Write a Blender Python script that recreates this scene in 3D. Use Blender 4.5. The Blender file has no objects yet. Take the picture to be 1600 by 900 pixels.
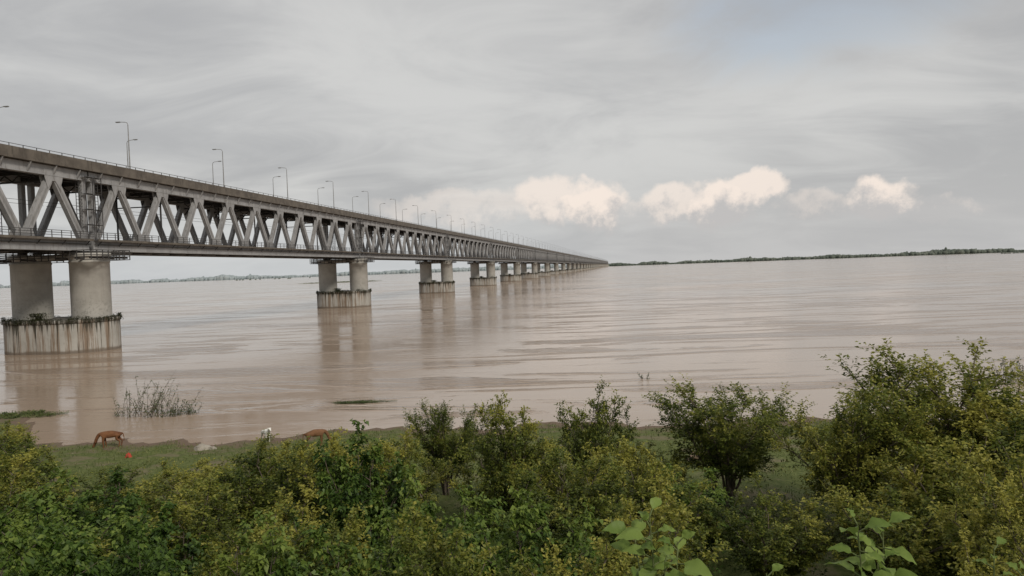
import bpy, math, random
import numpy as np
from mathutils import Vector, Matrix, noise as mnoise

random.seed(7)
scene = bpy.context.scene
scene.view_settings.view_transform = 'Standard'
scene.view_settings.look = 'None'
scene.view_settings.exposure = 0
COL = scene.collection

# ------------------------------------------------------------------ helpers
def new_mat(name):
    m = bpy.data.materials.new(name); m.use_nodes = True
    nt = m.node_tree
    for n in list(nt.nodes): nt.nodes.remove(n)
    out = nt.nodes.new('ShaderNodeOutputMaterial')
    return m, nt, out

class NG:
    def __init__(s, nt): s.nt = nt
    def n(s, t, **kw):
        x = s.nt.nodes.new(t)
        for k, v in kw.items(): setattr(x, k, v)
        return x
    def link(s, a, b): s.nt.links.new(a, b)
    def put(s, sock, v):
        if isinstance(v, bpy.types.NodeSocket): s.link(v, sock)
        else: sock.default_value = v
    def m(s, op, a, b=None, c=None, clamp=False):
        x = s.n('ShaderNodeMath', operation=op); x.use_clamp = clamp
        s.put(x.inputs[0], a)
        if b is not None: s.put(x.inputs[1], b)
        if c is not None: s.put(x.inputs[2], c)
        return x.outputs[0]
    def noise(s, vec, scale, detail=4, rough=.5, dist=0):
        x = s.n('ShaderNodeTexNoise')
        s.put(x.inputs['Vector'], vec)
        x.inputs['Scale'].default_value = scale; x.inputs['Detail'].default_value = detail
        x.inputs['Roughness'].default_value = rough; x.inputs['Distortion'].default_value = dist
        return x.outputs['Fac']
    def mapv(s, vec, scale=(1,1,1), rot=(0,0,0), loc=(0,0,0)):
        x = s.n('ShaderNodeMapping')
        s.put(x.inputs['Vector'], vec)
        x.inputs['Scale'].default_value = scale; x.inputs['Rotation'].default_value = rot
        x.inputs['Location'].default_value = loc
        return x.outputs[0]
    def mix(s, f, a, b):
        x = s.n('ShaderNodeMix', data_type='RGBA')
        s.put(x.inputs[0], f)
        s.put(x.inputs[6], a if isinstance(a, bpy.types.NodeSocket) else (*a, 1))
        s.put(x.inputs[7], b if isinstance(b, bpy.types.NodeSocket) else (*b, 1))
        return x.outputs[2]
    def ramp(s, v, a, b, lo=0., hi=1.):
        x = s.n('ShaderNodeMapRange', interpolation_type='SMOOTHSTEP')
        s.put(x.inputs[0], v); x.inputs[1].default_value = a; x.inputs[2].default_value = b
        x.inputs[3].default_value = lo; x.inputs[4].default_value = hi
        return x.outputs[0]

def principled(g, out, color, rough=.7, spec=.3, bump=None, bstr=.3, bdist=.02):
    p = g.n('ShaderNodeBsdfPrincipled')
    g.put(p.inputs['Base Color'], color if isinstance(color, bpy.types.NodeSocket) else (*color, 1))
    g.put(p.inputs['Roughness'], rough)
    g.put(p.inputs['Specular IOR Level'], spec)
    if bump is not None:
        b = g.n('ShaderNodeBump'); b.inputs['Strength'].default_value = bstr
        b.inputs['Distance'].default_value = bdist
        g.link(bump, b.inputs['Height']); g.link(b.outputs[0], p.inputs['Normal'])
    g.link(p.outputs[0], out.inputs[0])
    return p

def simple_mat(name, c1, c2, scale=1.0, rough=.75, stretch=(1,1,1), spec=.25, lo=.35, hi=.65, bstr=.2):
    m, nt, out = new_mat(name); g = NG(nt)
    pos = g.n('ShaderNodeNewGeometry').outputs['Position']
    v = g.mapv(pos, stretch)
    f = g.noise(v, scale, 6, .6)
    principled(g, out, g.mix(g.ramp(f, lo, hi), c1, c2), rough, spec, f, bstr)
    return m

class MB:
    """polygon soup builder with material indices"""
    def __init__(s): s.v = []; s.f = []; s.mi = []
    def box(s, lo, hi, mi=0):
        x0,y0,z0 = lo; x1,y1,z1 = hi; b = len(s.v)
        s.v += [(x0,y0,z0),(x1,y0,z0),(x1,y1,z0),(x0,y1,z0),(x0,y0,z1),(x1,y0,z1),(x1,y1,z1),(x0,y1,z1)]
        s.f += [(b,b+3,b+2,b+1),(b+4,b+5,b+6,b+7),(b,b+1,b+5,b+4),(b+1,b+2,b+6,b+5),(b+2,b+3,b+7,b+6),(b+3,b,b+4,b+7)]
        s.mi += [mi]*6
    def beam(s, p, q, w, h, axis=(0,1,0), mi=0):
        p = Vector(p); q = Vector(q); d = (q-p).normalized(); a = Vector(axis)
        o = d.cross(a)
        if o.length < 1e-4: o = d.cross(Vector((1,0,0)))
        o.normalize(); a = o.cross(d).normalized()
        b = len(s.v)
        for c in (p, q):
            for i, j in ((-1,-1),(1,-1),(1,1),(-1,1)):
                s.v.append(tuple(c + o*(i*w/2) + a*(j*h/2)))
        s.f += [(b,b+3,b+2,b+1),(b+4,b+5,b+6,b+7),(b,b+1,b+5,b+4),(b+1,b+2,b+6,b+5),(b+2,b+3,b+7,b+6),(b+3,b,b+4,b+7)]
        s.mi += [mi]*6
    def prism_y(s, poly, y0, y1, mi=0):   # poly in xz
        b = len(s.v); n = len(poly)
        for x, z in poly: s.v.append((x, y0, z))
        for x, z in poly: s.v.append((x, y1, z))
        s.f.append(tuple(range(b, b+n))); s.f.append(tuple(range(b+2*n-1, b+n-1, -1)))
        for i in range(n):
            j = (i+1) % n; s.f.append((b+i, b+n+i, b+n+j, b+j))
        s.mi += [mi]*(n+2)
    def prism_z(s, poly, z0, z1, mi=0, cap=True):
        b = len(s.v); n = len(poly)
        for x, y in poly: s.v.append((x, y, z0))
        for x, y in poly: s.v.append((x, y, z1))
        for i in range(n):
            j = (i+1) % n; s.f.append((b+i, b+j, b+n+j, b+n+i))
        s.mi += [mi]*n
        if cap:
            s.f.append(tuple(range(b+n-1, b-1, -1))); s.f.append(tuple(range(b+n, b+2*n))); s.mi += [mi]*2
    def lathe(s, prof, cx=0, cy=0, n=32, mi=0):
        b = len(s.v)
        for r, z in prof:
            for i in range(n):
                a = 2*math.pi*i/n; s.v.append((cx+r*math.cos(a), cy+r*math.sin(a), z))
        for k in range(len(prof)-1):
            for i in range(n):
                j = (i+1) % n
                s.f.append((b+k*n+i, b+k*n+j, b+(k+1)*n+j, b+(k+1)*n+i)); s.mi.append(mi)
    def tube(s, p, q, r0, r1, n=6, mi=0):
        p = Vector(p); q = Vector(q); d = (q-p).normalized()
        a = d.cross(Vector((0.31,0.2,1)))
        if a.length < 1e-3: a = d.cross(Vector((1,0,0)))
        a.normalize(); o = d.cross(a); b = len(s.v)
        for c, r in ((p, r0), (q, r1)):
            for i in range(n):
                t = 2*math.pi*i/n
                s.v.append(tuple(c + a*(r*math.cos(t)) + o*(r*math.sin(t))))
        for i in range(n):
            j = (i+1) % n; s.f.append((b+i, b+j, b+n+j, b+n+i)); s.mi.append(mi)
    def mesh(s, name, mats, smooth=False):
        me = bpy.data.meshes.new(name); me.from_pydata(s.v, [], s.f)
        for m in mats: me.materials.append(m)
        me.polygons.foreach_set('material_index', s.mi)
        if smooth: me.polygons.foreach_set('use_smooth', [True]*len(s.f))
        me.update(); return me

def obj(name, me, parent=None, loc=None, rotz=0, scale=None):
    o = bpy.data.objects.new(name, me); COL.objects.link(o)
    if loc is not None: o.location = loc
    o.rotation_euler[2] = rotz
    if scale is not None: o.scale = scale
    if parent: o.parent = parent
    return o

# ------------------------------------------------------------------ camera
H = 11.0
cam_d = bpy.data.cameras.new('camera'); cam = bpy.data.objects.new('camera', cam_d); COL.objects.link(cam)
cam_d.sensor_width = 36; cam_d.lens = 25.9; cam_d.clip_start = .1; cam_d.clip_end = 60000
p = math.radians(1.54); th = math.radians(2.05)
F = Vector((0, math.cos(p), -math.sin(p))); U = Vector((0, math.sin(p), math.cos(p))); X = Vector((1,0,0))
R = X*math.cos(th) - U*math.sin(th); UP = U*math.cos(th) + X*math.sin(th)
M = Matrix((R, UP, -F)).transposed().to_4x4(); M.translation = Vector((0,0,H))
cam.matrix_world = M
scene.camera = cam

# ------------------------------------------------------------------ sky
SUN_EL, SUN_AZ = math.radians(38), math.radians(140)   # azimuth clockwise from +Y
w = bpy.data.worlds.new('World'); scene.world = w; w.use_nodes = True
w.cycles.sampling_method = 'MANUAL'; w.cycles.sample_map_resolution = 128
nt = w.node_tree
for n in list(nt.nodes): nt.nodes.remove(n)
g = NG(nt)
wout = g.n('ShaderNodeOutputWorld')
sky = g.n('ShaderNodeTexSky', sky_type='NISHITA'); sky.sun_disc = False
sky.sun_elevation = SUN_EL; sky.sun_rotation = SUN_AZ; sky.air_density = 1.2; sky.dust_density = 3
bg1 = g.n('ShaderNodeBackground'); g.link(sky.outputs[0], bg1.inputs[0]); bg1.inputs[1].default_value = .14
dirv = g.n('ShaderNodeTexCoord').outputs['Generated']
sp = g.n('ShaderNodeSeparateXYZ'); g.link(dirv, sp.inputs[0])
dx, dy, dz = sp.outputs
azd = g.m('MULTIPLY', g.m('ARCTAN2', dx, dy), 57.2958)
eld = g.m('MULTIPLY', g.m('ARCSINE', dz), 57.2958)
den = g.m('ADD', g.m('MAXIMUM', dz, 0.), .22)
cv = g.n('ShaderNodeCombineXYZ')
g.link(g.m('DIVIDE', dx, den), cv.inputs[0]); g.link(g.m('DIVIDE', dy, den), cv.inputs[1])
n1 = g.noise(g.mapv(cv.outputs[0], (1,1,1), (0,0,.5), (3.1,1.7,0)), .7, 3, .5, .4)
n2 = g.noise(g.mapv(cv.outputs[0], (.9,1.4,1), (0,0,.9), (8.1,2.7,0)), 1.7, 5, .6, .7)
lay = g.m('ADD', g.m('MULTIPLY', n1, .55), g.m('MULTIPLY', n2, .45))
col = g.mix(g.ramp(lay, .37, .62), (.450,.450,.452), (.640,.635,.620))
band = g.ramp(eld, 1., 9., 1., 0.)
rightm = g.ramp(azd, -8., 14.)
col = g.mix(g.m('MULTIPLY', g.m('MULTIPLY', band, rightm), .65), col, (.520,.518,.518))
col = g.mix(g.m('MULTIPLY', g.m('MULTIPLY', g.ramp(eld, 0., 7., 1., 0.), g.m('SUBTRACT', 1., rightm)), .65), col, (.61,.635,.65))
# cumulus
wn = g.n('ShaderNodeTexNoise'); g.link(dirv, wn.inputs['Vector'])
wn.inputs['Scale'].default_value = 28; wn.inputs['Detail'].default_value = 5; wn.inputs['Roughness'].default_value = .55
ws = g.n('ShaderNodeSeparateColor'); g.link(wn.outputs['Color'], ws.inputs[0])
aw = g.m('ADD', azd, g.m('MULTIPLY', g.m('SUBTRACT', ws.outputs[0], .5), 3.6))
ew = g.m('ADD', eld, g.m('MULTIPLY', g.m('SUBTRACT', ws.outputs[1], .5), 2.8))
blobs = [(-4.,4.6,6.5,1.6,.38),(3.0,5.2,3.1,1.9,.8),(6.6,4.6,2.7,1.9,1.),
         (12.6,4.5,2.9,1.6,.75),(15.9,4.1,2.8,1.9,1.),(18.4,5.3,2.6,1.3,.92),(9.7,3.7,3.4,1.1,.32),
         (22.6,3.8,2.8,1.2,.4),(26.6,3.8,2.6,1.7,1.),(30.0,2.9,3.8,.8,.42)]
tot = None
for a, e, rx, ry, wt in blobs:
    ddx = g.m('DIVIDE', g.m('SUBTRACT', aw, a), rx)
    ddy = g.m('DIVIDE', g.m('SUBTRACT', ew, e), ry)
    ddy = g.m('MAXIMUM', ddy, g.m('MULTIPLY', ddy, -1.))
    v = g.m('SUBTRACT', 1., g.m('ADD', g.m('MULTIPLY', ddx, ddx), g.m('MULTIPLY', ddy, ddy)))
    v = g.m('MULTIPLY', g.ramp(v, -.16, .58), wt)
    tot = v if tot is None else g.m('MAXIMUM', tot, v)
fine = g.noise(dirv, 42, 5, .65)
lit = g.ramp(g.m('ADD', g.m('MULTIPLY', g.m('SUBTRACT', fine, .5), 2.1), g.m('MULTIPLY', g.m('SUBTRACT', ew, 4.1), .42)), -.5, .42)
ccol = g.mix(lit, (.540,.525,.520), (.95,.83,.74))
col = g.mix(g.m('MULTIPLY', tot, .95), col, ccol)
bg2 = g.n('ShaderNodeBackground'); g.link(col, bg2.inputs[0]); bg2.inputs[1].default_value = 1.0
ga = g.m('DIVIDE', g.m('SUBTRACT', azd, 23.), 13.); ge = g.m('DIVIDE', g.m('SUBTRACT', eld, 17.5), 5.5)
gd = g.m('SUBTRACT', 1., g.m('ADD', g.m('MULTIPLY', ga, ga), g.m('MULTIPLY', ge, ge)))
open_ = g.m('MULTIPLY', g.ramp(g.m('ADD', gd, g.m('MULTIPLY', g.m('SUBTRACT', n2, .5), 3.)), -.1, 1.3), .40)
mixs = g.n('ShaderNodeMixShader')
g.link(g.m('SUBTRACT', .96, open_), mixs.inputs[0]); g.link(bg1.outputs[0], mixs.inputs[1]); g.link(bg2.outputs[0], mixs.inputs[2])
g.link(mixs.outputs[0], wout.inputs[0])

sd = bpy.data.lights.new('sun', 'SUN'); sd.energy = 2.1; sd.angle = math.radians(10); sd.color = (1,.93,.82)
so = bpy.data.objects.new('sun', sd); COL.objects.link(so)
sv = Vector((math.sin(SUN_AZ)*math.cos(SUN_EL), math.cos(SUN_AZ)*math.cos(SUN_EL), math.sin(SUN_EL)))
so.rotation_euler = sv.to_track_quat('Z', 'Y').to_euler(); so.location = sv*200

# ------------------------------------------------------------------ water
m_water, nt, out = new_mat('muddy_water'); g = NG(nt)
pos = g.n('ShaderNodeNewGeometry').outputs['Position']
big = g.noise(g.mapv(pos, (.006,.022,1), (0,0,.12)), 1., 4, .55, .5)
streak = g.noise(g.mapv(pos, (.022,.11,1), (0,0,.10), (5,3,0)), 1., 6, .66, 1.2)
swirl = g.ramp(streak, .49, .62)
c = g.mix(g.ramp(big, .35, .65), (.335,.252,.186), (.390,.305,.236))
c = g.mix(g.m('MULTIPLY', swirl, .65), c, (.225,.160,.112))
w1 = g.noise(g.mapv(pos, (1.1,2.2,1), (0,0,.3)), 1., 4, .55, .3)
w2 = g.noise(g.mapv(pos, (.14,.5,1), (0,0,.1)), 1., 5, .6, 1.0)
h = g.m('ADD', g.m('MULTIPLY', w1, g.ramp(swirl, 0., 1., .012, .065)), g.m('MULTIPLY', w2, g.ramp(swirl, 0., 1., .028, .20)))
b = g.n('ShaderNodeBump'); b.inputs['Strength'].default_value = 1.; b.inputs['Distance'].default_value = 1.
g.link(h, b.inputs['Height'])
pr = g.n('ShaderNodeBsdfPrincipled'); g.link(c, pr.inputs['Base Color'])
g.put(pr.inputs['Roughness'], g.ramp(big, .3, .7, .06, .15)); pr.inputs['IOR'].default_value = 1.33
g.link(b.outputs[0], pr.inputs['Normal']); g.link(pr.outputs[0], out.inputs[0])
mb = MB()
xs = [-30000,-3000,-300,0,300,3000,30000]; ys = [-3000,0,30,60,300,3000,40000]
for y in ys:
    for x in xs: mb.v.append((x,y,0))
for j in range(6):
    for i in range(6):
        k = j*7+i; mb.f.append((k,k+1,k+8,k+7)); mb.mi.append(0)
obj('river_water', mb.mesh('river_water', [m_water]))

# ------------------------------------------------------------------ ground
PY = [-3000,-30,2.4,4.5,7,14,22,35,48,52,60,90]
PZ = [9.2,9.2,9.2,8.0,6.2,3.3,1.7,.75,.3,.02,-1.2,-4]
def shore_shift(x):
    s = .9*math.sin(x*.13+1)+.8*math.sin(x*.41)+.5*math.sin(x*1.3)+.35*math.sin(x*2.9)+.2*math.sin(x*6.1)-.5
    s -= .9/(1+math.exp(max(-50,min(50,(x+17)/2.5))))
    s -= 1.8/(1+math.exp(max(-50,min(50,(-2-x)/2.5))))
    return s + 9.*math.exp(-min(60,((x+41)/5)**2))
def ground_z(x, y):
    yy = y - (shore_shift(x) if y > 20 else shore_shift(x)*max(0, (y-8)/12))
    z = float(np.interp(yy, PY, PZ))
    if y > 3: z += .25*mnoise.noise(Vector((x*.25,y*.25,0)))*min(1,(abs(y)-3)/5)*(1 if z > .6 else .35)
    if z > .1: z += .05*mnoise.noise(Vector((x*1.3,y*1.3,3)))
    return z
gx = sorted(set([-3000,-1500,-800,-400,-200,-120,-90] + list(np.arange(-70,70.1,.6)) + [90,120,200,400,800,1500,3000]))
gy = [-3000,-1000,-300,-100,-30,-10,-3,0,1,2] + list(np.arange(2.4,46,.6)) + list(np.arange(46,64,.35)) + [66,75,90]
mb = MB()
for y in gy:
    for x in gx: mb.v.append((x, y, ground_z(x, y)))
nx = len(gx)
for j in range(len(gy)-1):
    for i in range(nx-1):
        k = j*nx+i; mb.f.append((k,k+1,k+1+nx,k+nx)); mb.mi.append(0)
m_ground, nt, out = new_mat('grassy_bank'); g = NG(nt)
pos = g.n('ShaderNodeNewGeometry').outputs['Position']
a1 = g.noise(pos, .5, 6, .65); a2 = g.noise(pos, 4, 6, .7)
spz = g.n('ShaderNodeSeparateXYZ'); g.link(pos, spz.inputs[0])
gc = g.mix(g.ramp(a2, .3, .7), (.062,.082,.022), (.130,.150,.048))
gc = g.mix(g.m('MULTIPLY', g.ramp(a1, .49, .64), .75), gc, (.165,.135,.088))
mudf = g.ramp(g.m('ADD', spz.outputs[2], g.m('MULTIPLY', g.m('SUBTRACT', a1, .5), .9)), .06, .26, 1., 0.)
gc = g.mix(mudf, gc, (.15,.108,.078))
principled(g, out, gc, .9, .15, a2, .6, .05)
obj('ground', mb.mesh('ground', [m_ground], True))

# ------------------------------------------------------------------ bridge
P1 = Vector((-74.6, 122.0, 0)); bd = Vector((.148,.989,0)).normalized(); ang = math.atan2(bd.y, bd.x)
pd = Vector((bd.y, -bd.x, 0))

def steel(name, ca, cb, streakc, bstr=.05):
    m, nt, out = new_mat(name); g = NG(nt)
    pos = g.n('ShaderNodeNewGeometry').outputs['Position']
    f1 = g.noise(pos, .5, 5, .6); f2 = g.noise(g.mapv(pos, (2.5,2.5,.35)), 1, 6, .65)
    c = g.mix(g.ramp(f1, .35, .65), ca, cb)
    c = g.mix(g.m('MULTIPLY', g.ramp(f2, .50, .72), .75), c, streakc)
    principled(g, out, c, .55, .35, f2, bstr)
    return m
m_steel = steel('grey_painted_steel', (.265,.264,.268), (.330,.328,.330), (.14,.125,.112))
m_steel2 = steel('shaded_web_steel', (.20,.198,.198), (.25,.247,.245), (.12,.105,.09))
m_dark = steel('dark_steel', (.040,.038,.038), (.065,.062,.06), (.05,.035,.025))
m_par = steel('weathered_parapet', (.088,.074,.060), (.140,.120,.098), (.042,.035,.028))
m_bal = simple_mat('ballast', (.10,.09,.08), (.2,.18,.16), 3)

def concrete(name, vertical_rust):
    m, nt, out = new_mat(name); g = NG(nt)
    pos = g.n('ShaderNodeNewGeometry').outputs['Position']
    f1 = g.noise(pos, .45, 6, .65); f2 = g.noise(g.mapv(pos, (1.1,1.1,.05)), 1, 7, .75)
    f3 = g.noise(pos, 2.6, 6, .7)
    s = g.n('ShaderNodeSeparateXYZ'); g.link(pos, s.inputs[0]); z = s.outputs[2]
    c = g.mix(g.ramp(f1, .3, .7), (.33,.318,.29), (.42,.405,.375))
    c = g.mix(g.m('MULTIPLY', g.ramp(f3, .55, .72), .35), c, (.24,.22,.19))
    if vertical_rust:
        c = g.mix(g.m('MULTIPLY', g.ramp(f2, .47, .60), .85), c, (.185,.125,.08))
        f4 = g.noise(g.mapv(pos, (2.2,2.2,.06), (0,0,0), (7,3,1)), 1, 6, .7)
        c = g.mix(g.m('MULTIPLY', g.ramp(f4, .53, .62), .85), c, (.075,.06,.045))
        drip = g.m('ADD', z, g.m('MULTIPLY', g.m('SUBTRACT', f4, .5), 14.))
        c = g.mix(g.m('MULTIPLY', g.ramp(drip, 3.5, 5.2), .93), c, (.04,.037,.027))
        c = g.mix(g.ramp(g.m('ADD', z, g.m('MULTIPLY', g.m('SUBTRACT', f1, .5), .8)), .3, .75, .8, 0.), c, (.13,.10,.075))
    else:
        c = g.mix(g.m('MULTIPLY', g.ramp(f2, .54, .72), .35), c, (.24,.22,.19))
        st = g.m('MULTIPLY', g.ramp(z, 9.5, 7.2), g.ramp(f3, .5, .62))
        st = g.m('MULTIPLY', st, .5)
        c = g.mix(st, c, (.2,.2,.18))
        band = g.m('FRACT', g.m('DIVIDE', z, 1.9))
        c = g.mix(g.ramp(band, .0, .03, .3, 0.), c, (.2,.19,.17))
    principled(g, out, c, .85, .2, f3, .3, .03)
    return m
m_conc = concrete('pier_concrete', False)
m_well = concrete('well_concrete', True)

NP = 10; s0, s1 = 1.35, 123.65; pan = (s1-s0)/NP
def build_span():
    mb = MB()
    for side in (-1, 1):
        yc = side*5.5
        mb.box((.5, yc-.42, 16.35), (124.5, yc+.42, 18.0), 0)
        mb.box((.5, yc-.55, 16.27), (124.5, yc+.55, 16.347), 0)
        mb.box((.2, yc-.42, 27.75), (124.8, yc+.42, 29.2), 0)
        mb.box((.2, yc-.52, 27.67), (124.8, yc+.52, 27.747), 0)
        for j in range(NP):
            b0 = s0+j*pan; t = b0+pan/2; b1 = b0+pan
            mb.beam((b0+.25,yc,18.0), (t-.25,yc,27.7), 1.05, .72, (0,1,0), 0)
            mb.beam((b1-.25,yc,18.0), (t+.25,yc,27.7), 1.05, .72, (0,1,0), 0)
            for yy in (yc-.375, yc+.375):
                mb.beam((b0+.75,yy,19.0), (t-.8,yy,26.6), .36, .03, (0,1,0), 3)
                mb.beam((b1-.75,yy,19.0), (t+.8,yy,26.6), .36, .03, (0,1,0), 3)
            for yy in (yc-.45, yc+.45):
                gy0, gy1 = yy-.03, yy+.03
                mb.prism_y([(t-2.0,28.6),(t-1.75,27.2),(t-1.25,25.7),(t-.35,26.9),(t+.35,26.9),(t+1.25,25.7),(t+1.75,27.2),(t+2.0,28.6)], gy0, gy1, 0)
                if j > 0:
                    mb.prism_y([(b0-2.0,17.1),(b0-1.75,18.5),(b0-1.25,20.0),(b0-.35,18.8),(b0+.35,18.8),(b0+1.25,20.0),(b0+1.75,18.5),(b0+2.0,17.1)], gy0, gy1, 0)
        for e in (s0-.35, s1+.35):
            mb.box((e-.42, yc-.36, 18.0), (e+.42, yc+.36, 27.7), 0)
        yo = side*6.7
        mb.box((.04, min(yo,yo-side*.25), 29.75), (124.96, max(yo,yo-side*.25), 30.95), 2)
        mb.box((.04, min(yo+side*.08,yo-side*.9), 29.3), (124.96, max(yo+side*.08,yo-side*.9), 29.747), 2)
        for k in range(50):
            x = 1.25+k*2.5
            mb.box((x-.04, yo-.04-side*.12, 30.95), (x+.04, yo+.04-side*.12, 31.3), 1)
        mb.box((.04, yo-.035-side*.12, 31.3), (124.96, yo+.035-side*.12, 31.37), 1)
        for k in range(25):
            x = 2.5+k*5
            mb.beam((x, side*5.95, 28.0), (x, side*6.6, 29.25), .18, .18, (1,0,0), 0)
        wa, wb = sorted((side*5.99, side*6.85))
        mb.box((.5, wa, 18.05), (124.5, wb, 18.13), 1)
        mb.box((.5, side*6.85-.05, 17.85), (124.5, side*6.85+.05, 18.2), 2)
        for k in range(63):
            x = .7+k*1.98
            mb.box((x-.045, side*6.85-.045, 18.2), (x+.045, side*6.85+.045, 19.3), 1)
        for z in (18.55, 18.92, 19.26):
            mb.box((.5, side*6.85-.04, z), (124.5, side*6.85+.04, z+.08), 1)
        for k in range(25):
            x = 1.6+k*5.09
            mb.beam((x, side*5.95, 17.2), (x, side*6.8, 18.0), .12, .12, (1,0,0), 1)
        mb.box((.5, side*6.2-.07, 17.3), (124.5, side*6.2+.07, 17.45), 1)
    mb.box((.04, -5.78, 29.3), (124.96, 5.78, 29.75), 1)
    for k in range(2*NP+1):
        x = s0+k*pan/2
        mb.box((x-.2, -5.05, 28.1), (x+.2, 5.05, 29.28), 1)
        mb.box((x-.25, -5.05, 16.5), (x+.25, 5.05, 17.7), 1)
        if k % 2 == 1:
            mb.box((x-.15, -5.05, 26.9), (x+.15, 5.05, 27.15), 1)
            for i in range(8):
                ya = -5+i*1.25; za, zb = (27.15,28.1) if i % 2 else (28.1,27.15)
                mb.beam((x,ya,za), (x,ya+1.25,zb), .14, .14, (1,0,0), 1)
            for sd_ in (-1,1):
                mb.beam((x, sd_*5.05, 25.6), (x, sd_*3.9, 26.92), .22, .22, (1,0,0), 1)
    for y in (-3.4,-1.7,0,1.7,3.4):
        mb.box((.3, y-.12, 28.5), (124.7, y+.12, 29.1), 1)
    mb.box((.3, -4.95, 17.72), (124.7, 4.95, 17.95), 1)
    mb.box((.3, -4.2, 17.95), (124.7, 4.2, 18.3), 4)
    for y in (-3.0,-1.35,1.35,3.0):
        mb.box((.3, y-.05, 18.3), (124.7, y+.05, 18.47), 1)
    for k in (3, 9, 15):
        x = s0+k*pan/2+1.2
        for y in (-4.6, 4.6):
            mb.box((x-.12, y-.12, 17.95), (x+.12, y+.12, 28.4), 1)
        mb.box((x-.1, -4.6, 25.2), (x+.1, 4.6, 25.4), 1)
    for y in (-2.2, 2.2):
        mb.box((.3, y-.025, 24.0), (124.7, y+.025, 24.05), 1)
    for x, yc in ((s0+.45,-5.5),(s1-.2,-5.5),(s0+8.8*pan,-3.8)):
        for dx_ in (-.45,.45):
            for dy_ in (-.3,.3):
                mb.box((x+dx_-.04, yc+dy_-.04, 18.0), (x+dx_+.04, yc+dy_+.04, 28.6), 1)
        for k in range(18):
            z = 18.4+k*.56
            mb.box((x-.45, yc-.33, z), (x+.45, yc-.27, z+.06), 1)
            mb.box((x-.45, yc+.27, z), (x+.45, yc+.33, z+.06), 1)
    for x in (1.0, 124.0):
        for dx_ in (-.8, .8):
            mb.box((x+dx_-.05, -6.9, 18.1), (x+dx_+.05, -6.8, 28.4), 1)
        for z in (20.5, 23, 25.5, 28.2):
            mb.box((x-.8, -6.9, z), (x+.8, -6.8, z+.08), 1)
            mb.box((x-.8, -6.8, z-.04), (x+.8, -6.0, z), 1)
    return mb.mesh('truss_span', [m_steel, m_dark, m_par, m_steel2, m_bal])

def build_pier():
    mb = MB()
    def stad(L, r, n=20):
        pts = []
        for i in range(n+1):
            a = math.pi*i/n; pts.append((r*math.cos(a), L/2+r*math.sin(a)))
        for i in range(n+1):
            a = math.pi+math.pi*i/n; pts.append((r*math.cos(a), -L/2+r*math.sin(a)))
        return pts
    mb.prism_z(stad(6.0, 6.0), -6, 4.75, 1, False)
    mb.prism_z(stad(6.0, 6.1), 4.75, 5.35, 1, True)
    for y in (-5.4, 5.4):
        mb.lathe([(2.95,5.3),(2.95,14.3),(3.03,14.35),(3.03,14.6),(2.95,14.65),(2.95,15.1),(3.2,15.35),(3.2,15.9),(0,15.9)], 0, y, 40, 0)
        for x in (-1.6, 1.6):
            mb.box((x-.5, y-.5, 15.9), (x+.5, y+.5, 16.27), 2)
    mb.box((-1.3,-3.2,14.9), (1.3,3.2,15.88), 0)
    zz = 15.2
    for (x0,y0,x1,y1) in ((-4.6,-9.4,4.6,-8.9),(-4.6,8.9,4.6,9.4),(-4.6,-8.9,-3.7,8.9),(3.7,-8.9,4.6,8.9)):
        mb.box((x0,y0,zz), (x1,y1,zz+.1), 2)
    pts = [(-4.6,-9.4),(4.6,-9.4),(4.6,9.4),(-4.6,9.4)]
    for i in range(4):
        a = Vector((*pts[i],0)); c = Vector((*pts[(i+1)%4],0)); L = (c-a).length; n = int(L/1.2)
        for k in range(n):
            q = a.lerp(c, k/n); mb.box((q.x-.06,q.y-.06,zz-.5), (q.x+.06,q.y+.06,zz+1.15), 2)
        for dz_ in (-.45,.35,.7,1.1):
            mb.beam((a.x,a.y,zz+dz_), (c.x,c.y,zz+dz_), .11, .11, (0,0,1), 2)
    for y in (-9.,-6.5,-3,3,6.5,9.):
        mb.box((-4.5,y-.1,zz-.28), (4.5,y+.1,zz-.02), 2)
    me = mb.mesh('bridge_pier', [m_conc, m_well, m_dark])
    for pl in me.polygons:
        if pl.material_index < 2 and abs(pl.normal.z) < .3: pl.use_smooth = True
    return me

bridge = bpy.data.objects.new('railway_road_truss_bridge', None); COL.objects.link(bridge)
bridge.location = P1; bridge.rotation_euler[2] = ang
span_me = build_span(); pier_me = build_pier()
NS = 38
for i in range(-2, NS):
    o = obj('truss_span', span_me, bridge, (i*125., 0, 0))
for i in range(-2, NS+1):
    o = obj('pier', pier_me, bridge, (i*125., 0, 0))

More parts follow.
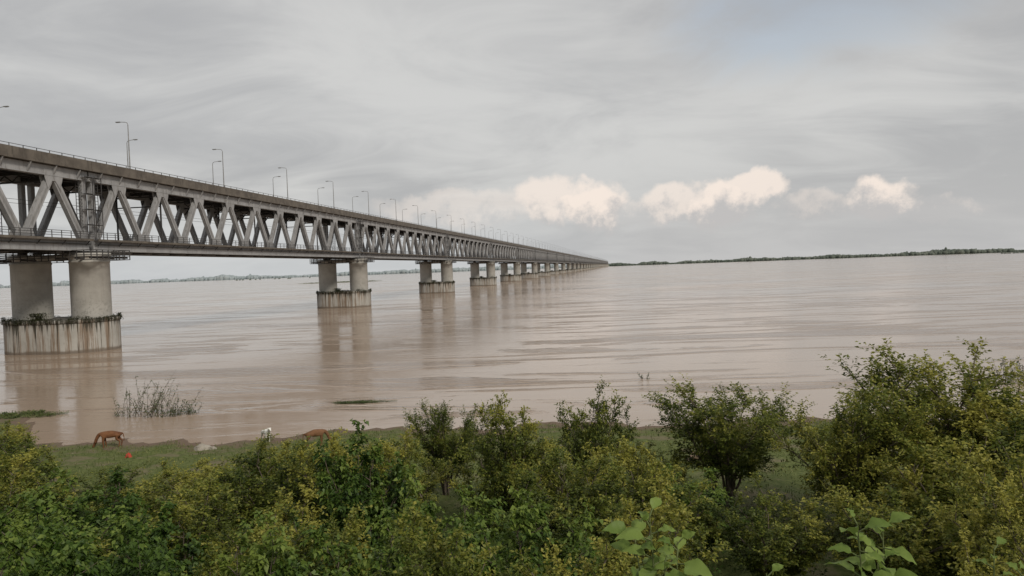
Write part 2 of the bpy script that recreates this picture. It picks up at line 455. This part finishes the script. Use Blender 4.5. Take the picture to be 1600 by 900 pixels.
# ------------------------------------------------------------------ foliage
def leaf_mat(name, stops, trans=.35):
    m, nt, out = new_mat(name); g = NG(nt)
    at = g.n('ShaderNodeAttribute'); at.attribute_name = 'tint'
    oi = g.n('ShaderNodeObjectInfo')
    pos = g.n('ShaderNodeNewGeometry').outputs['Position']
    cl = g.noise(pos, .6, 3, .55)
    f = g.m('ADD', at.outputs['Fac'], g.m('ADD', g.m('MULTIPLY', g.m('SUBTRACT', oi.outputs['Random'], .5), .6), g.m('MULTIPLY', g.m('SUBTRACT', cl, .5), 1.5)), clamp=True)
    r = g.n('ShaderNodeValToRGB'); g.link(f, r.inputs[0])
    els = r.color_ramp.elements
    els[0].position = 0; els[0].color = (*stops[0],1); els[1].position = 1; els[1].color = (*stops[-1],1)
    for k in range(1, len(stops)-1):
        e = els.new(k/(len(stops)-1)); e.color = (*stops[k],1)
    p = g.n('ShaderNodeBsdfPrincipled'); g.link(r.outputs[0], p.inputs['Base Color'])
    p.inputs['Roughness'].default_value = .5; p.inputs['Specular IOR Level'].default_value = .3
    t = g.n('ShaderNodeBsdfTranslucent'); g.link(r.outputs[0], t.inputs[0])
    mx = g.n('ShaderNodeMixShader'); mx.inputs[0].default_value = trans
    g.link(p.outputs[0], mx.inputs[1]); g.link(t.outputs[0], mx.inputs[2]); g.link(mx.outputs[0], out.inputs[0])
    return m
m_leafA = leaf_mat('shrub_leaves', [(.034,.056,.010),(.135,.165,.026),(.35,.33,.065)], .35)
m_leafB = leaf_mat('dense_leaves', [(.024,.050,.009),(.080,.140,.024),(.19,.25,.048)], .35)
m_grass = leaf_mat('grass_blades', [(.05,.075,.018),(.11,.14,.038),(.22,.21,.08)], .2)
m_bark = simple_mat('bark', (.07,.055,.04), (.14,.115,.09), 6)

def leaves_mesh(name, base, dirs, L, W, rng, mats, mb=None, tint=None, curl=.15):
    n = len(base)
    up = np.array([0,0,1.]) + rng.normal(0,.45,(n,3))
    side = np.cross(dirs, up); side /= np.linalg.norm(side,axis=1)[:,None]+1e-9
    nor = np.cross(side, dirs)
    Ls = (L*rng.uniform(.65,1.25,n))[:,None]; Ws = Ls*(W/L)
    a = base; t = base + dirs*Ls + np.array([0,0,-1.])*Ls*curl
    mid = base + dirs*Ls*.45 + nor*Ls*.07
    l = mid + side*Ws*.5; r = mid - side*Ws*.5
    V = np.stack([a,l,t,r],1).reshape(-1,3)
    nb = 0
    if mb: nb = len(mb.v); V = np.vstack([np.array(mb.v), V]) if nb else V
    me = bpy.data.meshes.new(name)
    nf0 = len(mb.f) if mb else 0
    me.vertices.add(len(V)); me.vertices.foreach_set('co', V.astype(np.float32).ravel())
    loops = np.concatenate([np.array(mb.f).ravel() if nf0 else np.zeros(0,int), nb+np.arange(n*4)]).astype(np.int32)
    me.loops.add(len(loops)); me.loops.foreach_set('vertex_index', loops)
    nf = nf0+n
    me.polygons.add(nf); me.polygons.foreach_set('loop_start', (np.arange(nf)*4).astype(np.int32))
    try: me.polygons.foreach_set('loop_total', np.full(nf,4,np.int32))
    except Exception: pass
    mi = np.concatenate([np.zeros(nf0,int), np.ones(n,int)]).astype(np.int32)
    for m in mats: me.materials.append(m)
    me.polygons.foreach_set('material_index', mi)
    me.update(calc_edges=True); me.validate()
    at = me.attributes.new('tint','FLOAT','FACE')
    if tint is None: tint = rng.uniform(.2,.7,n)
    at.data.foreach_set('value', np.concatenate([np.zeros(nf0), tint]).astype(np.float32))
    return me

def shrub_mesh(name, seed, Hh, Rr, stems, nbr, ntw, nlf, L, W, mat, low=.12, twl=.42, upb=.35, curl=.15, flat=.45):
    rng = np.random.default_rng(seed); mb = MB()
    P0=[]; D=[]; LN=[]; TI=[]
    for s in range(stems):
        a = 2*math.pi*(s+rng.uniform(-.35,.35))/stems
        q = math.sqrt(rng.uniform(.02,1.))
        e = np.array([Rr*q*math.cos(a), Rr*q*math.sin(a), Hh*(1-flat*q*q)*rng.uniform(.82,1.0)])
        st = np.array([rng.normal(0,.12), rng.normal(0,.12), -.25])
        c = np.array([e[0]*.25+rng.normal(0,.2), e[1]*.25+rng.normal(0,.2), e[2]*.6])
        def B(t): return (1-t)**2*st + 2*t*(1-t)*c + t*t*e
        prev = B(0); K = 7
        for k in range(1,K+1):
            cur = B(k/K) + rng.normal(0,.04,3)
            mb.tube(prev, cur, .05*Hh/4*(1.05-(k-1)/K), .05*Hh/4*(1.05-k/K), 5, 0); prev = cur
        for b in range(nbr):
            t = low+(1-low)*(b+rng.uniform(0,1))/nbr
            o = B(t); tan = B(min(1,t+.05))-B(t-.05); tan /= np.linalg.norm(tan)
            aa = rng.uniform(0,2*math.pi)
            d = np.array([math.cos(aa), math.sin(aa), rng.uniform(-.15,.75)]) + tan*.5
            outw = np.array([o[0],o[1],0]); outw /= (np.linalg.norm(outw)+.3)
            d = d + outw*.45; d /= np.linalg.norm(d)
            bl = Rr*.42*rng.uniform(.5,1.25)*(1.15-.55*t)
            if t > .93: bl *= 1.1; d = d*.7+np.array([0,0,.6]); d /= np.linalg.norm(d)
            be = o + d*bl; mid = (o+be)/2 + np.array([0,0,.06*bl])
            mb.tube(o, mid, .015*Hh/4, .010*Hh/4, 4, 0); mb.tube(mid, be, .010*Hh/4, .004, 4, 0)
            tb = rng.uniform(-.4,.4)
            for w_ in range(ntw):
                tt = rng.uniform(.15,1.) if w_ > 1 else 1.
                p0 = o*(1-tt)+be*tt
                dd = rng.normal(0,1,3); dd /= np.linalg.norm(dd); dd = dd*.8 + d*.7 + np.array([0,0,upb]); dd /= np.linalg.norm(dd)
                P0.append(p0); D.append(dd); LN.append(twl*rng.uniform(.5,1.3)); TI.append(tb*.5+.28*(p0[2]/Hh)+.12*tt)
    P0=np.array(P0); D=np.array(D); LN=np.array(LN); TI=np.array(TI)
    n = len(P0); k = nlf
    tt = (np.arange(k)+.6)/k
    base = P0[:,None,:] + D[:,None,:]*(LN[:,None]*tt[None,:])[:,:,None]
    base[:,:,2] -= (LN[:,None]*tt[None,:]**2)*.15
    base = base.reshape(-1,3) + rng.normal(0,.015,(n*k,3))
    rd = rng.normal(0,1,(n*k,3)); rd /= np.linalg.norm(rd,axis=1)[:,None]
    ld = rd*.9 + np.repeat(D,k,axis=0)*.7; ld[:,2] *= .6
    ld /= np.linalg.norm(ld,axis=1)[:,None]
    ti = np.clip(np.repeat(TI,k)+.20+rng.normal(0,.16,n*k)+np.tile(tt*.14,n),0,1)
    return leaves_mesh(name, base, ld, L, W, rng, [m_bark, mat], mb, ti, curl)

proto = {
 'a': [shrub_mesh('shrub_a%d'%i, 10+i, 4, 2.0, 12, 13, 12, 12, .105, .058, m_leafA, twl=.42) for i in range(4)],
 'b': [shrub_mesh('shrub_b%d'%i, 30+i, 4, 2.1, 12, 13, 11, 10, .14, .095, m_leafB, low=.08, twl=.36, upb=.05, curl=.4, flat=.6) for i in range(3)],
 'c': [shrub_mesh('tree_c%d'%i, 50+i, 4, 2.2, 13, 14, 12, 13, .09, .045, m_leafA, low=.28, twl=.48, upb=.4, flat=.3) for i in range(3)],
}
cnt = [0]
def plant(kind, x, y, ztop, rad, name='bush', var=None):
    z = ground_z(x, y); hh = ztop-z
    if hh < .6: return
    i = cnt[0]; cnt[0] += 1
    pk = proto[kind]
    me = pk[(i if var is None else var) % len(pk)]
    return obj(name, me, None, (x,y,z-.05), (i*2.399) % 6.28, (rad/2.1, rad/2.1, hh/4.15))
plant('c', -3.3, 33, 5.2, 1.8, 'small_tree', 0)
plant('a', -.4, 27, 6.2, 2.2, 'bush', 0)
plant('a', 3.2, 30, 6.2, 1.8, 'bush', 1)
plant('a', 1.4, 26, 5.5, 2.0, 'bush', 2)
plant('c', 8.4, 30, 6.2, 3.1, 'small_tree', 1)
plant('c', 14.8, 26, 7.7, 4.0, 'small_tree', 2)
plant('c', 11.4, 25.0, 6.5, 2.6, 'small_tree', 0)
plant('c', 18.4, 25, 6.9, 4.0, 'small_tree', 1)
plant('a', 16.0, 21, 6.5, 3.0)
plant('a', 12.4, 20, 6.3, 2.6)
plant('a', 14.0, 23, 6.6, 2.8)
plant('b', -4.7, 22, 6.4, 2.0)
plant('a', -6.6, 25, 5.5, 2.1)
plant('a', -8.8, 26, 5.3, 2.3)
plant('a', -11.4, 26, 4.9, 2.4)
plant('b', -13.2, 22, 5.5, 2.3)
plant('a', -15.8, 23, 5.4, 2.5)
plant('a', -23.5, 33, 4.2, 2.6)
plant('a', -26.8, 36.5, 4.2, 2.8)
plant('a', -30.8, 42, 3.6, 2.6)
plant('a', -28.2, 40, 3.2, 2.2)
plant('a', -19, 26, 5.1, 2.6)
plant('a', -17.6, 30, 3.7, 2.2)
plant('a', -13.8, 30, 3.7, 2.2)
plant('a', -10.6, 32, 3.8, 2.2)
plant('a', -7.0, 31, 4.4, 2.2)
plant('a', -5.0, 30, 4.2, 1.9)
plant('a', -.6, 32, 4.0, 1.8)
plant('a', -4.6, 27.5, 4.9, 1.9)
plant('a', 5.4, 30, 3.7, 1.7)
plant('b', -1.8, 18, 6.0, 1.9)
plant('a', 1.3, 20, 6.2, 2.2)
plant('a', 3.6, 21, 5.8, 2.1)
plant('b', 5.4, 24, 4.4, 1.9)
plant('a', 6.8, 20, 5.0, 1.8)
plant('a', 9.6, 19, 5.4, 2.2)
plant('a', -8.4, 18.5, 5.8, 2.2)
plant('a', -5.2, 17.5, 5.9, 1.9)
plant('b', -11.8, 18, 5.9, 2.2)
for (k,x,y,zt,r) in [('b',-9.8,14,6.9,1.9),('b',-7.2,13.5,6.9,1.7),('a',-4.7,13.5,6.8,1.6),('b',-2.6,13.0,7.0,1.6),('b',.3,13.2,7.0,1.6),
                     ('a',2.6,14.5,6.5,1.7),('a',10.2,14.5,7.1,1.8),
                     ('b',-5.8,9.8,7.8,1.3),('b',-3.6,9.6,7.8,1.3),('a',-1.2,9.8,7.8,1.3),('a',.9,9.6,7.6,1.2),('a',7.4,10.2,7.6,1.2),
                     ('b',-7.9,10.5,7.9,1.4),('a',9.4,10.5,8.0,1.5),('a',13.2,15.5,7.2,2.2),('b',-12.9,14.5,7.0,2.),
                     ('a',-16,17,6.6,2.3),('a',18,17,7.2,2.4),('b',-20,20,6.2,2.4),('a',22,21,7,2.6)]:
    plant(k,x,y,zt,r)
rr = random.Random(4)
for i in range(12):
    sgn = -1 if i % 2 else 1
    plant(rr.choice('ab'), sgn*rr.uniform(26,48), rr.uniform(12,28), rr.uniform(4.5,6), 2.5)

def grass_field(name, n, seed):
    rng = np.random.default_rng(seed)
    xs = rng.uniform(-34,34,n); ys = rng.uniform(3,53,n)
    zs = np.array([ground_z(a,b_) for a,b_ in zip(xs,ys)])
    dens = np.array([mnoise.noise(Vector((a*.4,b_*.4,7))) for a,b_ in zip(xs,ys)])
    k = (zs > .1) & (dens > rng.uniform(-.5,.35,n))
    xs,ys,zs,dens = xs[k],ys[k],zs[k],dens[k]; n = len(xs)
    base = np.stack([xs,ys,zs-.02],1)
    d = np.stack([rng.normal(0,.45,n),rng.normal(0,.45,n),np.ones(n)],1); d /= np.linalg.norm(d,axis=1)[:,None]
    me = leaves_mesh(name, base, d, .24, .035, rng, [m_grass, m_grass], None, np.clip(rng.normal(.42,.18,n)+dens*.3,0,1), .2)
    return obj(name, me)
grass_field('grass', 100000, 3)

def weeds(n, seed):
    rng = np.random.default_rng(seed); B=[];D=[]
    for _ in range(n):
        x = rng.uniform(-16,18); y = rng.uniform(5,30); z = ground_z(x,y)
        h_ = rng.uniform(.3,.9); k = 26
        t = rng.uniform(0,1,k)
        px = x + rng.normal(0,.16,k); py = y + rng.normal(0,.16,k)
        B.append(np.stack([px,py,z+h_*t],1))
        dd = rng.normal(0,1,(k,3)); dd[:,2] = abs(dd[:,2])*.5; dd /= np.linalg.norm(dd,axis=1)[:,None]; D.append(dd)
    B=np.vstack(B); D=np.vstack(D)
    return obj('weeds', leaves_mesh('weeds', B, D, .11, .05, rng, [m_leafB, m_leafB], None, np.clip(rng.normal(.35,.2,len(B)),0,1), .3))
weeds(1700, 5)

def well_plants(seed):
    rng = np.random.default_rng(seed); B=[]; D=[]
    for _ in range(420):
        a = rng.uniform(0,2*math.pi)
        cl = mnoise.noise(Vector((math.cos(a)*2.2,math.sin(a)*2.2,seed)))
        if cl < -.05 and rng.uniform() < .85: continue
        r = 6.05; yy = 3.0*np.sign(math.sin(a)); x = r*math.cos(a); y = yy + r*math.sin(a)
        k = 14; hh = rng.uniform(.1,.35)+max(0,cl)*1.2
        pb = np.stack([x*.985+rng.normal(0,.16,k), y+rng.normal(0,.16,k)-.1*np.sign(y), 5.25+rng.uniform(-.35,hh,k)],1)
        B.append(pb); dd = rng.normal(0,1,(k,3)); dd /= np.linalg.norm(dd,axis=1)[:,None]; D.append(dd)
    for _ in range(110):
        k=14; y = rng.uniform(-3,3); x = 6.05*rng.choice([-1,1])
        B.append(np.stack([x+rng.normal(0,.16,k), y+rng.normal(0,.25,k), 5.25+rng.uniform(-.35,.35,k)],1))
        dd = rng.normal(0,1,(k,3)); dd /= np.linalg.norm(dd,axis=1)[:,None]; D.append(dd)
    for _ in range(60):
        k=16; B.append(np.stack([4.9+rng.normal(0,.5,k), rng.normal(.3,.6,k), 5.3+rng.uniform(0,1.2,k)],1)*np.array([-1,1,1]))
        dd = rng.normal(0,1,(k,3)); dd /= np.linalg.norm(dd,axis=1)[:,None]; D.append(dd)
    B=np.vstack(B); D=np.vstack(D)
    return leaves_mesh('ledge_plants', B, D, .25, .10, rng, [m_leafD, m_leafD], None, np.clip(rng.normal(.3,.2,len(B)),0,1), .3)
m_leafD = leaf_mat('ledge_leaves', [(.030,.035,.014),(.060,.066,.024),(.11,.11,.04)], .2)
wp = [well_plants(1), well_plants(2)]
for i in range(0, 12): obj('ledge_plants', wp[i%2], bridge, (i*125., 0, 0))

# ------------------------------------------------------------------ street lamps
m_galv = simple_mat('galvanised_steel', (.20,.20,.20), (.28,.28,.28), 3)
def lamp_mesh():
    mb = MB()
    mb.tube((0,0,0),(0,0,.5),.16,.15,8); mb.tube((0,0,.5),(0,0,9.0),.12,.07,8)
    pts = [(0,0,9.0),(-.12,0,9.35),(-.5,0,9.52),(-1.5,0,9.6)]
    for a,c_ in zip(pts,pts[1:]): mb.tube(a,c_,.06,.055,6)
    mb.box((-2.3,-.16,9.55),(-1.45,.16,9.68),0); mb.box((-2.22,-.12,9.5),(-1.6,.12,9.548),0)
    mb.box((-.2,-.2,-.05),(.2,.2,.04),0)
    return mb.mesh('street_lamp',[m_galv])
lm = lamp_mesh()
for k in range(-4, 150):
    s = 10.2+31.25*k
    q = P1 + bd*s + pd*6.25
    obj('street_lamp', lm, None, (q.x,q.y,29.75), ang-math.pi/2)
    q = P1 + bd*(s+15.6) - pd*5.3
    obj('street_lamp', lm, None, (q.x,q.y,29.75), ang+math.pi/2)

# ------------------------------------------------------------------ far shores
def far_strip(name, pts, h0, h1, n, mat, seed, depth=120, env=True):
    """ragged belt of tree crowns: overlapping lumpy crowns whose height follows a wandering skyline"""
    rng = random.Random(seed); mb = MB()
    for i in range(n):
        t = rng.random()*(len(pts)-1); k = min(int(t), len(pts)-2); f = t-k
        x = pts[k][0]*(1-f)+pts[k+1][0]*f + rng.uniform(-10,10); y = pts[k][1]*(1-f)+pts[k+1][1]*f + rng.uniform(0,depth)
        cl = .5 + .55*mnoise.noise(Vector((x*.0022,0,seed))) + .45*mnoise.noise(Vector((x*.009,0,seed+5))) + .3*mnoise.noise(Vector((x*.03,0,seed+9)))
        cl = max(.0, min(1.15, cl))
        hh = h0+(h1-h0)*cl*(.45+.55*rng.random()); wv = max(5, hh*rng.uniform(.4,.9))
        if rng.random() < .012: hh *= 1.35; wv *= .7
        b = len(mb.v)
        for r_, z in ((.7,-.5),(1.,hh*.4),(.65,hh*.8)):
            for j in range(6):
                a = j*math.pi/3+rng.random()*.5; q = r_*wv*rng.uniform(.7,1.15)
                mb.v.append((x+q*math.cos(a), y+q*math.sin(a), z*rng.uniform(.85,1.15)))
        mb.v.append((x,y,hh))
        for l in range(2):
            for j in range(6):
                j2=(j+1)%6; mb.f.append((b+l*6+j,b+l*6+j2,b+l*6+6+j2,b+l*6+6+j)); mb.mi.append(0)
        for j in range(6): mb.f.append((b+12+j,b+12+(j+1)%6,b+18)); mb.mi.append(0)
    return obj(name, mb.mesh(name,[mat],True))
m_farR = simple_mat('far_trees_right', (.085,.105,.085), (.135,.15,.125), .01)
m_farL = simple_mat('hazy_far_trees_left', (.25,.29,.30), (.32,.36,.375), .01)  # distance haze is put into this pale blue-grey, trees and bank alike
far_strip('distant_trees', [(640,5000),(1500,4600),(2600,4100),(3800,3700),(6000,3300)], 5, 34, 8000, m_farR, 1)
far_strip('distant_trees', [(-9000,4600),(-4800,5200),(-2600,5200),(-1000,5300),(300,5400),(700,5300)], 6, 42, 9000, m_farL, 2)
def far_land(name, pts, mat, depth=2500, z=1.2):
    mb = MB(); n=len(pts)
    for x,y in pts: mb.v.append((x,y-12,-1))
    for x,y in pts: mb.v.append((x,y,z))
    for x,y in pts: mb.v.append((x*1.5,y+depth,z))
    for l in range(2):
        for i in range(n-1):
            mb.f.append((l*n+i,l*n+i+1,(l+1)*n+i+1,(l+1)*n+i)); mb.mi.append(0)
    return obj(name, mb.mesh(name,[mat]))
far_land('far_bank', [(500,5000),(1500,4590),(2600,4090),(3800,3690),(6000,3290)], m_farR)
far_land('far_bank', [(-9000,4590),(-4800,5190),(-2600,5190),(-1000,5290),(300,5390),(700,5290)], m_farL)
def island(name, x, y, lx, ly, seed, h=.5, n=400, L=.6):
    rng = np.random.default_rng(seed)
    t = rng.uniform(0,2*math.pi,n); r = np.sqrt(rng.uniform(0,1,n))
    wob = 1+.35*np.sin(t*3+seed)+.2*np.sin(t*7)
    px = x+lx*r*wob*np.cos(t); py = y+ly*r*np.sin(t)
    B = np.stack([px,py,rng.uniform(-.02,h*.4,n)],1)
    d = np.stack([rng.normal(0,.8,n),rng.normal(0,.8,n),rng.uniform(.1,1,n)],1); d/=np.linalg.norm(d,axis=1)[:,None]
    return obj(name, leaves_mesh(name,B,d,L,L*.2,rng,[m_grass,m_grass],None,np.clip(rng.normal(.25,.2,n),0,1),.4))
island('water_hyacinth_patch', -13.4, 62.5, 2.2, .5, 1, .25, 2000, .2)
island('water_hyacinth_patch', -42, 62, 3.0, 1.6, 2, .35, 2500, .3)
island('river_island', -235, 1010, 46, 9, 3, .9, 2500, 2.)
far_strip('river_island', [(-1300,3300),(-900,3300)], 3, 6, 14, m_farR, 5, 30)
far_strip('river_island', [(1750,2600),(1950,2560),(2300,2600)], 2, 5, 160, m_farR, 6, 40)

def reeds(name, x, y, rad, hh, n, seed):
    rng = np.random.default_rng(seed); mb = MB(); B=[];D=[]
    for _ in range(n):
        a = rng.uniform(0,6.28); r = rad*math.sqrt(rng.uniform()); bx = x+r*math.cos(a); by = y+.5*r*math.sin(a)
        h_ = hh*rng.uniform(.15,1)**1.3*(1-.55*abs(bx-x+.3*rad)/rad); lean = rng.normal(.25,.55)
        tip = np.array([bx+lean*h_, by+rng.normal(0,.2)*h_, h_])
        st = np.array([bx,by,-.3]); mb.tube(st, tip, .02, .008, 4, 0)
        k = 20; t = rng.uniform(.2,1,k)
        B.append(st+(tip-st)*t[:,None]+rng.normal(0,.06,(k,3))); dd = rng.normal(0,.8,(k,3)); dd[:,2] = abs(dd[:,2])+.1
        dd/=np.linalg.norm(dd,axis=1)[:,None]; D.append(dd)
    B=np.vstack(B); D=np.vstack(D)
    return obj(name, leaves_mesh(name,B,D,.24,.06,rng,[m_bark,m_grass],mb,np.clip(rng.normal(.08,.12,len(B)),0,1),.2))
reeds('drowned_shrub', -29.6, 60.5, 3.4, 3.8, 85, 1)
reeds('drowned_shrub', 12.3, 70, .35, .8, 4, 2)
reeds('drowned_shrub', -2.5, 56, 1.0, .9, 14, 4)
reeds('drowned_shrub', 44, 62, 4.5, 2.2, 90, 3)

# ------------------------------------------------------------------ foreground broad-leaf plants
m_broad, nt, out = new_mat('broad_leaf'); g = NG(nt)
at = g.n('ShaderNodeAttribute'); at.attribute_name = 'tint'
pos = g.n('ShaderNodeNewGeometry').outputs['Position']
nn = g.noise(pos, 30, 4, .6)
cc = g.mix(g.m('ADD', g.m('MULTIPLY', at.outputs['Fac'], .8), g.m('MULTIPLY', nn, .25)), (.10,.17,.03), (.25,.33,.08))
p_ = g.n('ShaderNodeBsdfPrincipled'); g.link(cc, p_.inputs['Base Color']); p_.inputs['Roughness'].default_value=.5; p_.inputs['Specular IOR Level'].default_value=.25
bb = g.n('ShaderNodeBump'); bb.inputs['Strength'].default_value=.4; bb.inputs['Distance'].default_value=.004; g.link(nn,bb.inputs['Height']); g.link(bb.outputs[0],p_.inputs['Normal'])
t_ = g.n('ShaderNodeBsdfTranslucent'); g.link(cc,t_.inputs[0]); mx = g.n('ShaderNodeMixShader'); mx.inputs[0].default_value=.4
g.link(p_.outputs[0],mx.inputs[1]); g.link(t_.outputs[0],mx.inputs[2]); g.link(mx.outputs[0],out.inputs[0])
m_stem = simple_mat('green_stem', (.09,.12,.04),(.13,.15,.06),20)

def broad_plant(name, x, y, tips, seed, Ls=.13):
    rng = np.random.default_rng(seed); mb = MB(); z0 = ground_z(x,y); tint=[]
    def leaf(base, d, L, W):
        d = Vector(d).normalized(); up = Vector((rng.normal(0,.35),rng.normal(-.45,.3),1))
        s = d.cross(up).normalized(); nrm = s.cross(d).normalized()
        N=9; b0=len(mb.v); prof=[.06,.5,.85,1.,.97,.82,.58,.3,.02]
        for i in range(N):
            t=i/(N-1); c_=Vector(base)+d*(L*t)+Vector((0,0,-1))*(L*.42*t*t); wv=W*.5*prof[i]
            wav=nrm*(.005*math.sin(i*2.1+seed))
            mb.v += [tuple(c_-s*wv+nrm*wv*.35+wav), tuple(c_), tuple(c_+s*wv+nrm*wv*.35-wav)]
        tv = rng.uniform(.1,1)
        for i in range(N-1):
            for j in range(2):
                k=b0+i*3+j; mb.f.append((k,k+1,k+4,k+3)); mb.mi.append(1); tint.append(tv)
    for (tx,ty,tz,nl) in tips:
        st = Vector((x+rng.normal(0,.03), y+rng.normal(0,.03), z0-.05)); e = Vector((tx,ty,tz)); K=8; prev=st
        c_ = (st+e)/2+Vector((0,0,.1))
        for k in range(1,K+1):
            t=k/K; cur=(1-t)**2*st+2*t*(1-t)*c_+t*t*e
            nb=len(mb.f); mb.tube(prev,cur,.008*(1.2-(k-1)/K),.008*(1.2-k/K),6,0); tint += [0]*(len(mb.f)-nb); prev=cur
        for i in range(nl):
            t=.6+.4*(i+.5)/nl; b_=(1-t)**2*st+2*t*(1-t)*c_+t*t*e; a=i*2.4+rng.uniform(-.4,.4)
            d=Vector((math.cos(a),math.sin(a),rng.uniform(.05,.7)+(.5 if t>.92 else 0)))
            pe=b_+d.normalized()*.03; nb=len(mb.f); mb.tube(b_,pe,.003,.0025,4,0); tint += [0]*(len(mb.f)-nb)
            L=Ls*rng.uniform(.6,1.15)*(1.4-.75*t); leaf(pe,d,L,L*.5)
    me = mb.mesh(name,[m_stem,m_broad],True)
    at=me.attributes.new('tint','FLOAT','FACE'); at.data.foreach_set('value',np.array(tint,dtype=np.float32))
    return obj(name, me)
broad_plant('broadleaf_sapling', .50, 2.6, [(.46,2.6,10.11,17),(.56,2.62,10.0,14),(.41,2.65,10.03,13),(.5,2.55,9.96,12)], 1, .15)
broad_plant('broadleaf_sapling', 1.26, 2.65, [(1.20,2.6,10.05,15),(1.34,2.7,10.0,14),(1.27,2.6,9.95,10)], 2, .15)
broad_plant('broadleaf_sapling', .88, 2.6, [(.87,2.6,9.88,9),(.95,2.6,9.84,8)], 3, .12)
broad_plant('broadleaf_sapling', 1.75, 2.7, [(1.75,2.7,9.91,9),(1.8,2.6,9.88,8)], 4, .09)

# ------------------------------------------------------------------ animals
def animal(name, loc, heading, sc, col1, col2, grazing=True, horns=True):
    m = simple_mat(name+'_hide', col1, col2, 2.2/sc, .8)
    V=[(-.55,0,1.13),(-.15,0,1.05),(.2,0,1.04),(.5,0,1.12),(.78,0,1.15)]; Rd=[.25,.31,.32,.27,.17]
    E=[(0,1),(1,2),(2,3),(3,4)]
    if grazing: hd=[((1.0,0,.82),.13),((1.1,0,.5),.125),((1.22,0,.28),.09),((1.3,0,.12),.07)]
    else: hd=[((.98,0,1.38),.13),((1.12,0,1.52),.125),((1.3,0,1.4),.09),((1.42,0,1.3),.075)]
    pr=4
    for q,r in hd: V.append(q); Rd.append(r); E.append((pr,len(V)-1)); pr=len(V)-1
    hi=6
    hx=V[hi]
    def chain(start, pts):
        pr=start
        for q,r in pts: V.append(q); Rd.append(r); E.append((pr,len(V)-1)); pr=len(V)-1
    for s in (-1,1):
        o=.06*s
        chain(3,[((.5,.17*s,.9),.14),((.5+o,.17*s,.52),.07),((.46+o,.17*s,.14),.045),((.5+o,.17*s,.03),.055)])
        chain(0,[((-.52,.18*s,.93),.18),((-.42+o,.2*s,.72),.12),((-.68+o,.18*s,.46),.06),((-.62+o,.18*s,.14),.045),((-.57+o,.18*s,.03),.055)])
        chain(hi,[((hx[0]-.05,.2*s,hx[2]+.06),.035),((hx[0]-.08,.27*s,hx[2]+.02),.02)])
        if horns: chain(hi,[((hx[0]-.1,.12*s,hx[2]+.16),.03),((hx[0]-.08,.17*s,hx[2]+.32),.012)])
    chain(0,[((-.83,0,1.05),.05),((-.9,0,.7),.025),((-.88,0,.42),.04)])
    me=bpy.data.meshes.new(name); me.from_pydata(V,E,[]); me.materials.append(m)
    o=obj(name,me,None,loc,heading,(sc,sc,sc))
    sk=o.modifiers.new('skin','SKIN')
    for i,r in enumerate(Rd):
        me.skin_vertices[0].data[i].radius=(r,r)
    me.skin_vertices[0].data[0].use_root=True
    ss=o.modifiers.new('sub','SUBSURF'); ss.levels=2; ss.render_levels=2
    return o
def on(x,y,dz=0): return (x,y,max(0,ground_z(x,y))+dz)
animal('cow', on(-26.7,48.2), math.radians(200), .84, (.11,.045,.02),(.18,.08,.035), True)
animal('white_calf', on(-16.6,48.4), math.radians(-50), .62, (.62,.60,.56),(.75,.73,.68), False, False)
animal('cow', on(-12.6,45.6), math.radians(20), .8, (.13,.065,.03),(.20,.10,.05), True)

def rock(name, x, y, sx, sy, sz, seed, mat):
    import bmesh
    bm=bmesh.new(); bmesh.ops.create_icosphere(bm,subdivisions=3,radius=1)
    for v in bm.verts:
        k=1+.3*mnoise.noise(v.co*1.3+Vector((seed,0,0)))+.1*mnoise.noise(v.co*4)
        v.co=Vector((v.co.x*sx*k,v.co.y*sy*k,max(-.3,v.co.z)*sz*k))
    me=bpy.data.meshes.new(name); bm.to_mesh(me); bm.free(); me.materials.append(mat)
    return obj(name,me,None,on(x,y,.02))
m_rock=simple_mat('pale_rock',(.24,.215,.18),(.35,.32,.27),2)
m_red=simple_mat('red_cloth',(.36,.05,.03),(.46,.08,.05),3)
rock('boulder',-20.1,46.6,.55,.4,.36,1,m_rock); rock('boulder',-19.3,46.4,.22,.2,.16,2,m_rock)
m_wood=simple_mat('driftwood',(.16,.11,.075),(.26,.2,.15),5)
mb=MB(); z=ground_z(9.6,38.5)
for a,b_,r0,r1 in [((9,38.4,z+.15),(10.6,38.8,z+.2),.15,.1),((9.2,38.7,z+.3),(10.2,38.1,z+.42),.11,.07),((8.8,38.2,z+.1),(9.5,38.9,z+.3),.08,.05)]:
    mb.tube(a,b_,r0,r1,8)
obj('driftwood_logs', mb.mesh('driftwood_logs',[m_wood],True))
mb=MB(); N=10; z=ground_z(-23.6,44.4)
for j in range(N):
    for i in range(N):
        u=i/(N-1)-.5; v=j/(N-1)-.5
        mb.v.append((-23.6+u*.36+.03*math.sin(j*1.9), 44.4+v*.3, z+.26-.9*(u*u+v*v)+.04*math.sin(i*2.3+j)))
for j in range(N-1):
    for i in range(N-1):
        k=j*N+i; mb.f.append((k,k+1,k+N+1,k+N)); mb.mi.append(0)
obj('red_cloth', mb.mesh('red_cloth',[m_red],True))
print('objects', len(bpy.data.objects))
